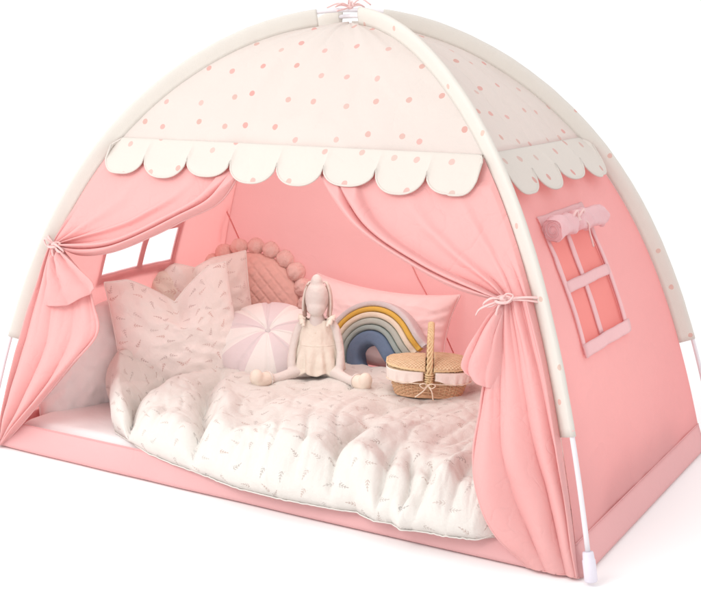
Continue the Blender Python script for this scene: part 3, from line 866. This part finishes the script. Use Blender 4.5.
# leaning against the left wall and the back; rotation: (lean back, roll, yaw)
pillow('pillow', .36, .30, .11, M['lilac_pillow'], (-.695, -.165, .185), (R(-10), R(-3), R(68)), 3, .05, label='plain pale lilac pillow half hidden behind the left curtain')
pillow('pillow', .30, .27, .09, M['ruffle'], (-.605, .175, .238), (R(-10), R(4), R(58)), 6, .05, label='cream floral pillow peeking out in the gap under the left window')
pillow('pillow', .30, .33, .09, M['sprig_back'], (-.580, .150, .245), (R(-14), R(-8), R(33)), 9, .05, chop=.02, chw=.4, label='blush sprig pillow standing behind the notched pillow, beside the round cushion')
pillow('pillow', .335, .325, .125, M['sprig_pillow'], (-.512, -.045, .246), (R(-12), R(-6), R(52)), 12, .035, chop=.078, chw=.72, chx=.05, label='front sprig print pillow with a deep notch chopped in its top edge')
pillow('pillow', .435, .235, .12, M['rose_pillow'], (-.095, .315, .240), (R(-18), R(3), R(4)), 15, .09, sag=.012, label='plain rose pink rectangular pillow leaning on the back wall')

# ---------------------------------------------------------------- round pompom cushion
pc = thing('pompom_cushion', 'round peach quilted cushion edged with pompoms behind the pinwheel cushion', 'cushion', (-.535, .315, .245), (R(-14), 0, R(12)))
rc = .162
V, F = [], []
NR, NA = 60, 160
for side in (-1, 1):
    k0 = len(V)
    for i in range(NR+1):
        r = i/NR
        for j in range(NA):
            a = 2*PI*j/NA; x, z = rc*r*math.cos(a), rc*r*math.sin(a)
            th = .045*(1-r**2.6)**.5
            p_, q_ = (x+z)/.034, (x-z)/.034
            qu = min(abs(p_-round(p_)), abs(q_-round(q_)))
            th += .0034*(sm(0, .16, qu)-1)*(1-sm(.9, 1, r)) + .002*nz(x*30, z*30, side)
            V.append((x, side*th, z))
    for i in range(NR):
        for j in range(NA):
            q = (k0+i*NA+j, k0+(i+1)*NA+j, k0+(i+1)*NA+(j+1) % NA, k0+i*NA+(j+1) % NA)
            F.append(q if side > 0 else q[::-1])
mesh('cushion_body', V, F, M['peach'], pc)
NP = 22
proto = None
for k in range(NP):
    a = 2*PI*k/NP + .1
    if proto is None:
        V, F = [], []
        nu_, nv_ = 48, 26
        for i in range(nv_+1):
            th = PI*i/nv_
            for j in range(nu_):
                ph = 2*PI*j/nu_
                # gathered ball: radial pleats pinched at both ends
                rr = .0265*(1 + .04*math.sin(ph*9 + 2*nz(th*2, ph))*math.sin(th) + .10*nz(math.cos(ph)*1.6, math.sin(ph)*1.6, th*1.4))
                V.append((rr*math.sin(th)*math.cos(ph)*1.02, rr*math.sin(th)*math.sin(ph)*.95, rr*math.cos(th)))
        for i in range(nv_):
            for j in range(nu_): F.append((i*nu_+j, (i+1)*nu_+j, (i+1)*nu_+(j+1) % nu_, i*nu_+(j+1) % nu_))
        o = mesh('pompom', V, F, M['pompom'], pc); proto = o
    else:
        o = proto.copy(); C.objects.link(o); o.parent = pc
    o.location = ((rc+.018)*math.cos(a), .003*math.sin(k*3), (rc+.018)*math.sin(a)); o.rotation_euler = (.3*math.sin(k*5), PI/2-a, .4*math.sin(k*2))
    s = 1 + .06*math.sin(k*7.3); o.scale = (s, s, s*.97)

# ---------------------------------------------------------------- pinwheel cushion
V, F = [], []
rp = .126
NR, NA = 90, 160
for i in range(NR+1):
    th = PI*i/NR
    for j in range(NA):
        a = 2*PI*j/NA
        f = (a/(2*PI/10) + .40) % 1
        se = min(f, 1-f)
        r_ = math.sin(th); dim = math.exp(-(r_/.10)**2)
        groove = -.0035*math.exp(-(se/.05)**2)*(1-dim)
        rr = rp*(abs(r_)**.92)
        y = -.072*math.copysign(abs(math.cos(th))**.95, math.cos(th))*(1 - .16*dim) 
        k_ = 1 + groove/.07 + .012*nz(math.cos(a)*2, math.sin(a)*2, th*2)
        V.append((rr*math.cos(a)*k_, y*k_, rr*math.sin(a)*k_))
for i in range(NR):
    for j in range(NA): F.append((i*NA+j, i*NA+(j+1) % NA, (i+1)*NA+(j+1) % NA, (i+1)*NA+j))
pw = mesh('pinwheel_cushion', V, F, M['pinwheel'])
pw.location = (-.318, .110, .205); pw.rotation_euler = (R(-47), R(0), R(28)); pw.scale = (1.20, 1.05, 1.0)
tag(pw, 'round lilac and white pinwheel cushion with segments meeting at its centre', 'cushion')
MB().ball((0, -.0625, 0), .006, (1, .4, 1)).build('centre_button', M['band_lilac'], pw)

# ---------------------------------------------------------------- rainbow cushion
rb = thing('rainbow_cushion', 'rainbow shaped cushion with mustard, cream, sage and blue bands', 'cushion', (-.066, .228, .176), (R(-24), R(-40), R(14)))
def band(r0, r1, leg, m, name, th, seed):
    path = []
    rm = (r0+r1)/2; w = (r1-r0)/2
    pts = [(-rm, -leg + leg*t) for t in np.linspace(0, 1, 8)[:-1]] + [(rm*math.cos(a), rm*math.sin(a)) for a in np.linspace(PI, 0, 46)] + [(rm, -leg*t) for t in np.linspace(0, 1, 8)[1:]]
    tx = [(0, 1)]*7 + [(math.sin(a), -math.cos(a)) for a in np.linspace(PI, 0, 46)] + [(0, -1)]*7
    rows = []
    for k, ((x, z), (a_, c_)) in enumerate(zip(pts, tx)):
        nx_, nz_ = -c_, a_
        if x < 0 and k < 7: nx_, nz_ = -1, 0
        elif k >= 53: nx_, nz_ = 1, 0
        e = min(1, (k+.4)/4, (len(pts)-1-k+.4)/4)**.5
        row = []
        for j in range(18):
            q = 2*PI*j/18
            cw = math.copysign(abs(math.cos(q))**.5, math.cos(q)); ct = math.copysign(abs(math.sin(q))**.5, math.sin(q))
            rr = 1 + .05*nz(x*30, z*30, seed+q)
            row.append((x + nx_*w*1.03*cw, ct*th*e*rr, z + nz_*w*1.03*cw))
        rows.append(row)
    V = [p for r in rows for p in r]; n = 18
    F = [(i*n+j, i*n+(j+1) % n, (i+1)*n+(j+1) % n, (i+1)*n+j) for i in range(len(rows)-1) for j in range(n)]
    F += [tuple(range(n)), tuple(range((len(rows)-1)*n, len(rows)*n))[::-1]]
    return mesh(name, V, F, m, rb)
for k, (r0, r1, m, th) in enumerate(((.131, .147, 'band_lilac', .030), (.117, .131, 'band_mustard', .033), (.101, .117, 'band_cream', .034), (.083, .101, 'band_sage', .035), (.068, .083, 'band_grey_green', .036), (.030, .068, 'band_blue', .038))):
    band(r0, r1, .066, M[m], 'rainbow_band', th, k)

rb.scale = (1.04, .78, 1.02)
# ---------------------------------------------------------------- bunny doll
bd = thing('bunny_doll', 'beige linen bunny doll in a cream pinafore sitting with legs spread', 'soft toy', (-.126, .045, .157), (0, 0, R(24)))
mb = MB()
mb.tube(cr([(0, .018, .012), (0, .014, .05), (0, .010, .10), (0, .004, .135), (0, 0, .152)], 20), list(np.interp(np.linspace(0, 1, 20), [0, .25, .6, .85, 1], [.034, .040, .034, .022, .015])), 16)
mb.ball((0, .018, .020), .036, (1.1, .9, .75))
# head: long muzzle pointing up and forward, resting on the neck
mb.ball((0, .002, .190), .033, (.88, .92, 1.32), Euler((R(6), 0, 0)))
mb.ball((0, -.008, .170), .024, (1, 1, .9))
mb.ball((0, .000, .222), .020, (.80, .85, 1.35))
for s in (-1, 1):
    mb.tube(cr([(s*.028, .006, .137), (s*.045, .002, .118), (s*.058, -.010, .072), (s*.060, -.024, .034), (s*.057, -.030, .012)], 24), list(np.interp(np.linspace(0, 1, 24), [0, .2, .6, .85, 1], [.010, .0110, .0100, .0115, .009])), 12)
    mb.ball((s*.057, -.030, .012), .0125, (1, 1, 1.1))
    mb.tube(cr([(s*.020, .004, .014), (s*.050, -.028, .016), (s*.085, -.060, .010), (s*.108, -.078, .010)], 24), list(np.interp(np.linspace(0, 1, 24), [0, .4, 1], [.0175, .0130, .0108])), 12)
remeshed(mb, 'body', M['doll_linen'], bd, .0028, 5)
for s in (-1, 1):
    rows, inner = [], []
    path = cr([(s*.008, .022, .222), (s*.020, .022, .226), (s*.030, .016, .205), (s*.034, .010, .172), (s*.031, .004, .142)], 24)
    for k, p in enumerate(path):
        w = float(np.interp(k/23, [0, .3, .7, 1], [.007, .011, .013, .006]))
        rows.append([Vector(p) + Vector((0, w*math.sin(q)*1.1, 0)) + Vector((s*.0042*math.cos(q), 0, 0)) for q in np.linspace(0, 2*PI, 14, endpoint=False)])
    e = grid('ear', rows, M['doll_ear_back'], bd, close=True)
    mb = MB(); mb.tube([Vector(p)+Vector((s*.0030 if False else -s*.0028, -.006, 0)) for p in path[5:-1]], [.0062]*18, 8, .5); mb.build('ear_lining', M['doll_ear'], e)
    # soft boots, toes turned up and out
    d = Vector((s*.62, -.78, 0)).normalized()
    p0 = Vector((s*.106, -.076, .012))
    mb = MB(); mb.tube([p0 - d*.006, p0, p0+d*.012, p0+d*.030, p0+d*.044, p0+d*.050], [.014, .0165, .0175, .0170, .015, .009], 16)
    mb.ball(p0+d*.040+Vector((0, 0, .010)), .0165, (1, 1, 1.15)); mb.ball(p0+d*.012, .0170)
    remeshed(mb, 'boot', M['doll_boot'], bd, .0028, 6)
    MB().tube([p0 + d*.003 + (Vector((-d.y, d.x, 0))*math.cos(q) + Vector((0, 0, 1))*math.sin(q))*.0175 for q in np.linspace(0, 2*PI, 24)], .0018, 6).build('boot_seam', M['doll_linen'], bd)
    # shoulder ruffle
    rows = []
    for i in range(40):
        t = i/39; a = PI*(-.15+1.2*t)
        c = Vector((s*(.026), -.028 + .055*t, .128 + .016*math.sin(PI*t)))
        out = Vector((s*1.0, .1*math.cos(a), .45)).normalized()
        wv = .0042*math.sin(t*34)
        L_ = .022*math.sin(PI*min(1, .12+.8*t))
        rows.append([c, c+out*L_*.5+Vector((0, wv*.5, wv*.4)), c+out*L_+Vector((0, wv, -.006+wv))])
    grid('shoulder_ruffle', rows, M['doll_dress'], bd, solid=.0014)
# pinafore: gathered bell, hem frilled over the lap
rows, NA = [], 90
for i in range(34):
    t = i/33
    z = .138 - .126*t
    rx = float(np.interp(t, [0, .12, .36, .44, .75, 1], [.030, .038, .045, .047, .060, .064]))
    ry = float(np.interp(t, [0, .12, .36, .44, .75, 1], [.016, .026, .034, .037, .045, .048]))
    row = []
    for j in range(NA):
        a = 2*PI*j/NA
        pl = (.0004 + .0046*sm(.40, .9, t))*math.sin(a*13 + 2.2*nz(math.cos(a)*2, math.sin(a)*2, t*1.2)) + .0024*nz(math.cos(a)*3, math.sin(a)*3, t*6)
        row.append(((rx+pl)*math.cos(a), .008 + (ry+pl)*math.sin(a)*(1 if math.sin(a) < 0 else .9), z + (.004*math.sin(a*9)*sm(.85, 1, t))))
    rows.append(row)
dr_ = grid('pinafore', rows, M['doll_dress'], bd, solid=.0016, close=True)
MB().tube([Vector(p) for p in rows[15]]+[Vector(rows[15][0])], .0017, 6).build('waist_seam', M['doll_dress'], dr_)
for k in range(2):
    p = Vector(rows[7][int(NA*.75)]) + Vector((0, -.001, .0-.014*k))
    MB().ball(p, .0026, (1, .6, 1)).build('dress_button', M['doll_boot'], dr_)

bd.scale = (1.05, 1.05, 1.08)
# ---------------------------------------------------------------- picnic basket
def bed_z(x, y): return ZM + .003 + duvet_h(x, y)

bk = thing('picnic_basket', 'small lidded wicker picnic basket with white cloth lining and tall handle', 'basket', (.182, .072, .153), (R(0), R(2), R(27)))
bw, bdp, bh = .100, .066, .066
def oval(a, kx=1.0, pw_=.62):
    return math.copysign(abs(math.cos(a))**pw_, math.cos(a)), math.copysign(abs(math.sin(a))**pw_, math.sin(a))
def wall_r(t): return .80 + .20*t**.8
mb = MB(); NS = 44
for k in range(NS):     # stakes
    a = 2*PI*k/NS; c, s = oval(a)
    mb.tube([(bw*wall_r(t)*c, bdp*wall_r(t)*s, bh*t) for t in np.linspace(0, 1, 6)], .0015, 6)
body = mb.build('basket_stakes', M['wicker_pale'], bk)
mb = MB(); NRW = 15
for r in range(NRW):    # rows woven in and out round the stakes
    t = (r+.5)/NRW; P = []
    for q in range(NS*4):
        a = 2*PI*q/(NS*4); c, s = oval(a)
        w = .0017*math.cos(PI*q/2*1.0/1.0*.5 + PI*r)
        k = wall_r(t)
        P.append((( bw*k + w)*c, (bdp*k + w)*s, bh*t + .0006*nz(q*.1, r)))
    P.append(P[0]); mb.tube(P, .00235, 6, .8)
mb.build('basket_weave', M['wicker'], bk)
mb = MB()
mb.add([(0, 0, .004)] + [(bw*.81*oval(2*PI*k/60)[0], bdp*.81*oval(2*PI*k/60)[1], .004) for k in range(60)], [(0, 1+k, 1+(k+1) % 60) for k in range(60)])
mb.tube([(bw*.81*oval(a)[0], bdp*.81*oval(a)[1], .003) for a in np.linspace(0, 2*PI, 90)], .0034, 8)
mb.build('basket_base', M['wicker'], bk)
mb = MB()               # plaited rim
for ph in (0, PI):
    mb.tube([((bw+.0016*math.cos(a*36+ph))*oval(a)[0], (bdp+.0016*math.cos(a*36+ph))*oval(a)[1], bh+.002+.0016*math.sin(a*36+ph)) for a in np.linspace(0, 2*PI, 300)], .0026, 6)
mb.build('basket_rim', M['wicker_pale'], bk)
# cloth lining turned out over the rim, split at the handle
for s in (-1, 1):
    rows = []
    A = np.linspace(-PI*.487, PI*.487, 110) if s > 0 else np.linspace(PI-PI*.487, PI+PI*.487, 110)
    for a in A:
        c, s_ = oval(a)
        e = abs(a - (0 if s > 0 else PI))/(PI*.487)
        low = .030 - .010*sm(.80, 1, e) + .0025*nz(a*3, s)
        row = []
        for t in np.linspace(0, 1, 12):
            z = bh + .004 - low*t if t > .0 else bh+.004
            k = wall_r(max(0, z/bh)) if z < bh else 1
            o_ = .0055 + .0022*math.sin(a*21+2*nz(a*4))*t*(1-.3*t) + .003*t
            row.append(((bw*k+o_)*c, (bdp*k+o_)*s_, z))
        rows.append(row)
    grid('cloth_lining', rows, M['lining'], bk, solid=.0018)
    MB().tube([r[-1] for r in rows], .0019, 6).build('lining_hem', M['lining'], bk)
# lids: two slightly domed woven flaps hinged at the middle bar
for s in (-1, 1):
    V, F = [], []; NI, NJ = 26, 44
    mbl = MB(); rows_t, rows_b = [], []
    for i in range(NI+1):
        t = i/NI; x = s*(.010 + (bw+.004-.010)*t)
        fx = min(1, abs(x)/(bw+.006)); wy = (bdp+.007)*(max(0, 1-fx**3.2))**.5 if t < 1 else .0
        wy = (bdp+.007)*(max(.0, 1-fx**3.2))**.42
        rt, rbm = [], []
        for j in range(NJ+1):
            q = -1+2*j/NJ
            wv = .0009*math.sin(q*wy*900)*math.cos(t*52)
            dome = .020*(1-q*q)**.8*(1-fx**2.2)**.7 + .006 + .004*t
            rt.append((x, wy*q, bh+.002+dome+wv)); rbm.append((x, wy*q, bh+.003))
        rows_t.append(rt); rows_b.append(rbm)
    lid = grid('basket_lid', rows_t, M['lid_weave'], bk, solid=.004, off=-1)
    rim = [rows_t[i][0] for i in range(NI+1)] + [rows_t[NI][j] for j in range(0, NJ+1, 4)] + [rows_t[i][NJ] for i in range(NI, -1, -1)]
    MB().tube(rim, .0030, 8).build('lid_rim', M['wicker_handle'], lid)
mb = MB(); mb.tube([(0, y, bh+.010+.018*(1-(y/bdp)**2)**.6) for y in np.linspace(-bdp, bdp, 20)], .0058, 8, .7)
mb.build('hinge_bar', M['wicker_handle'], bk)
mb = MB(); N_ = 120
def hd(t, o=0): 
    a = PI*t; return Vector((0, -(bdp+.006)*math.cos(a)*(1-.10*math.sin(a)), bh*.55 + .112*math.sin(a)**.62 if False else bh*.5 + .140*math.sin(a)**.7))
for k in range(4):
    P = []
    for i in range(N_+1):
        t = i/N_; p = hd(t); ph = t*46 + k*PI/2
        P.append(p + Vector((.0052*math.cos(ph), .0022*math.sin(ph)*abs(math.cos(PI*t)) , .0026*math.sin(ph))))
    mb.tube(P, .0034, 8)
mb.build('handle', M['wicker_handle'], bk)
for s in (-1, 1):       # lashings where the handle meets the rim
    mb = MB()
    for k in range(5):
        z = bh*.62 + k*.006
        mb.tube([(.009*math.cos(a), s*(bdp*wall_r(min(1, z/bh)) + .007) + .006*math.sin(a), z) for a in np.linspace(0, 2*PI, 18)], .0020, 6)
    mb.build('handle_lashing', M['wicker_handle'], bk)
mb = MB(); k = Vector((-.002, -bdp-.014, bh*.60))
for dx in (-.020, .018):
    mb.tube(cr([k, k+Vector((dx*.5, -.006, .006)), k+Vector((dx, -.004, .001)), k+Vector((dx*.5, -.005, -.006)), k], 22), .0015, 6)
mb.tube(cr([k, k+Vector((-.012, -.006, -.014)), k+Vector((-.030, -.003, -.030))], 14), .0017, 6)
mb.tube(cr([k, k+Vector((.010, -.006, -.014)), k+Vector((.014, -.002, -.036))], 14), .0017, 6)
mb.ball(k, .0035)
mb.tube([((bw*.97+.008)*oval(a)[0], (bdp*.97+.008)*oval(a)[1], bh*.62) for a in np.linspace(-PI*.95, -PI*.05, 60)], .0013, 6)
mb.build('lining_string', M['string'], bk)

# ================================================================= light, air and camera
w = bpy.data.worlds.new('World'); SC.world = w; w.use_nodes = True
bg = w.node_tree.nodes['Background']; bg.inputs[0].default_value = (1, 1, 1, 1); bg.inputs[1].default_value = 1.03
def area(loc, target, size, power, colr=(1, 1, 1)):
    l = bpy.data.lights.new('area_lamp', 'AREA'); l.shape = 'SQUARE'; l.size = size; l.energy = power; l.color = colr
    o = bpy.data.objects.new('area_lamp', l); C.objects.link(o); o.location = loc
    o.rotation_euler = (Vector(target)-Vector(loc)).to_track_quat('-Z', 'Y').to_euler(); return o
area((-3.7, -2.7, 2.6), (0, 0, .4), 2.0, 50, (1, .975, .95))
area((-.3, -2.7, 2.3), (-.05, .02, .22), 1.3, 28, (1, .985, .965))  # added fill, brightens bedding and interior through the front opening
area((-.05, .03, .87), (-.05, 0, 0), .36, 1.15, (1, .97, .94)).data.spread = R(140)  # unseen lamp added inside under the roof to brighten the interior
cam = bpy.data.cameras.new('camera'); co = bpy.data.objects.new('camera', cam); C.objects.link(co)
co.location = (1.48, -2.487, .985); co.rotation_euler = (R(90-11.81), 0, R(30.74))
cam.sensor_width = 36; cam.lens = 36*1199/701; cam.clip_end = 500
SC.camera = co
SC.view_settings.view_transform = 'Standard'; SC.view_settings.look = 'None'; SC.view_settings.gamma = 1; SC.view_settings.exposure = .14
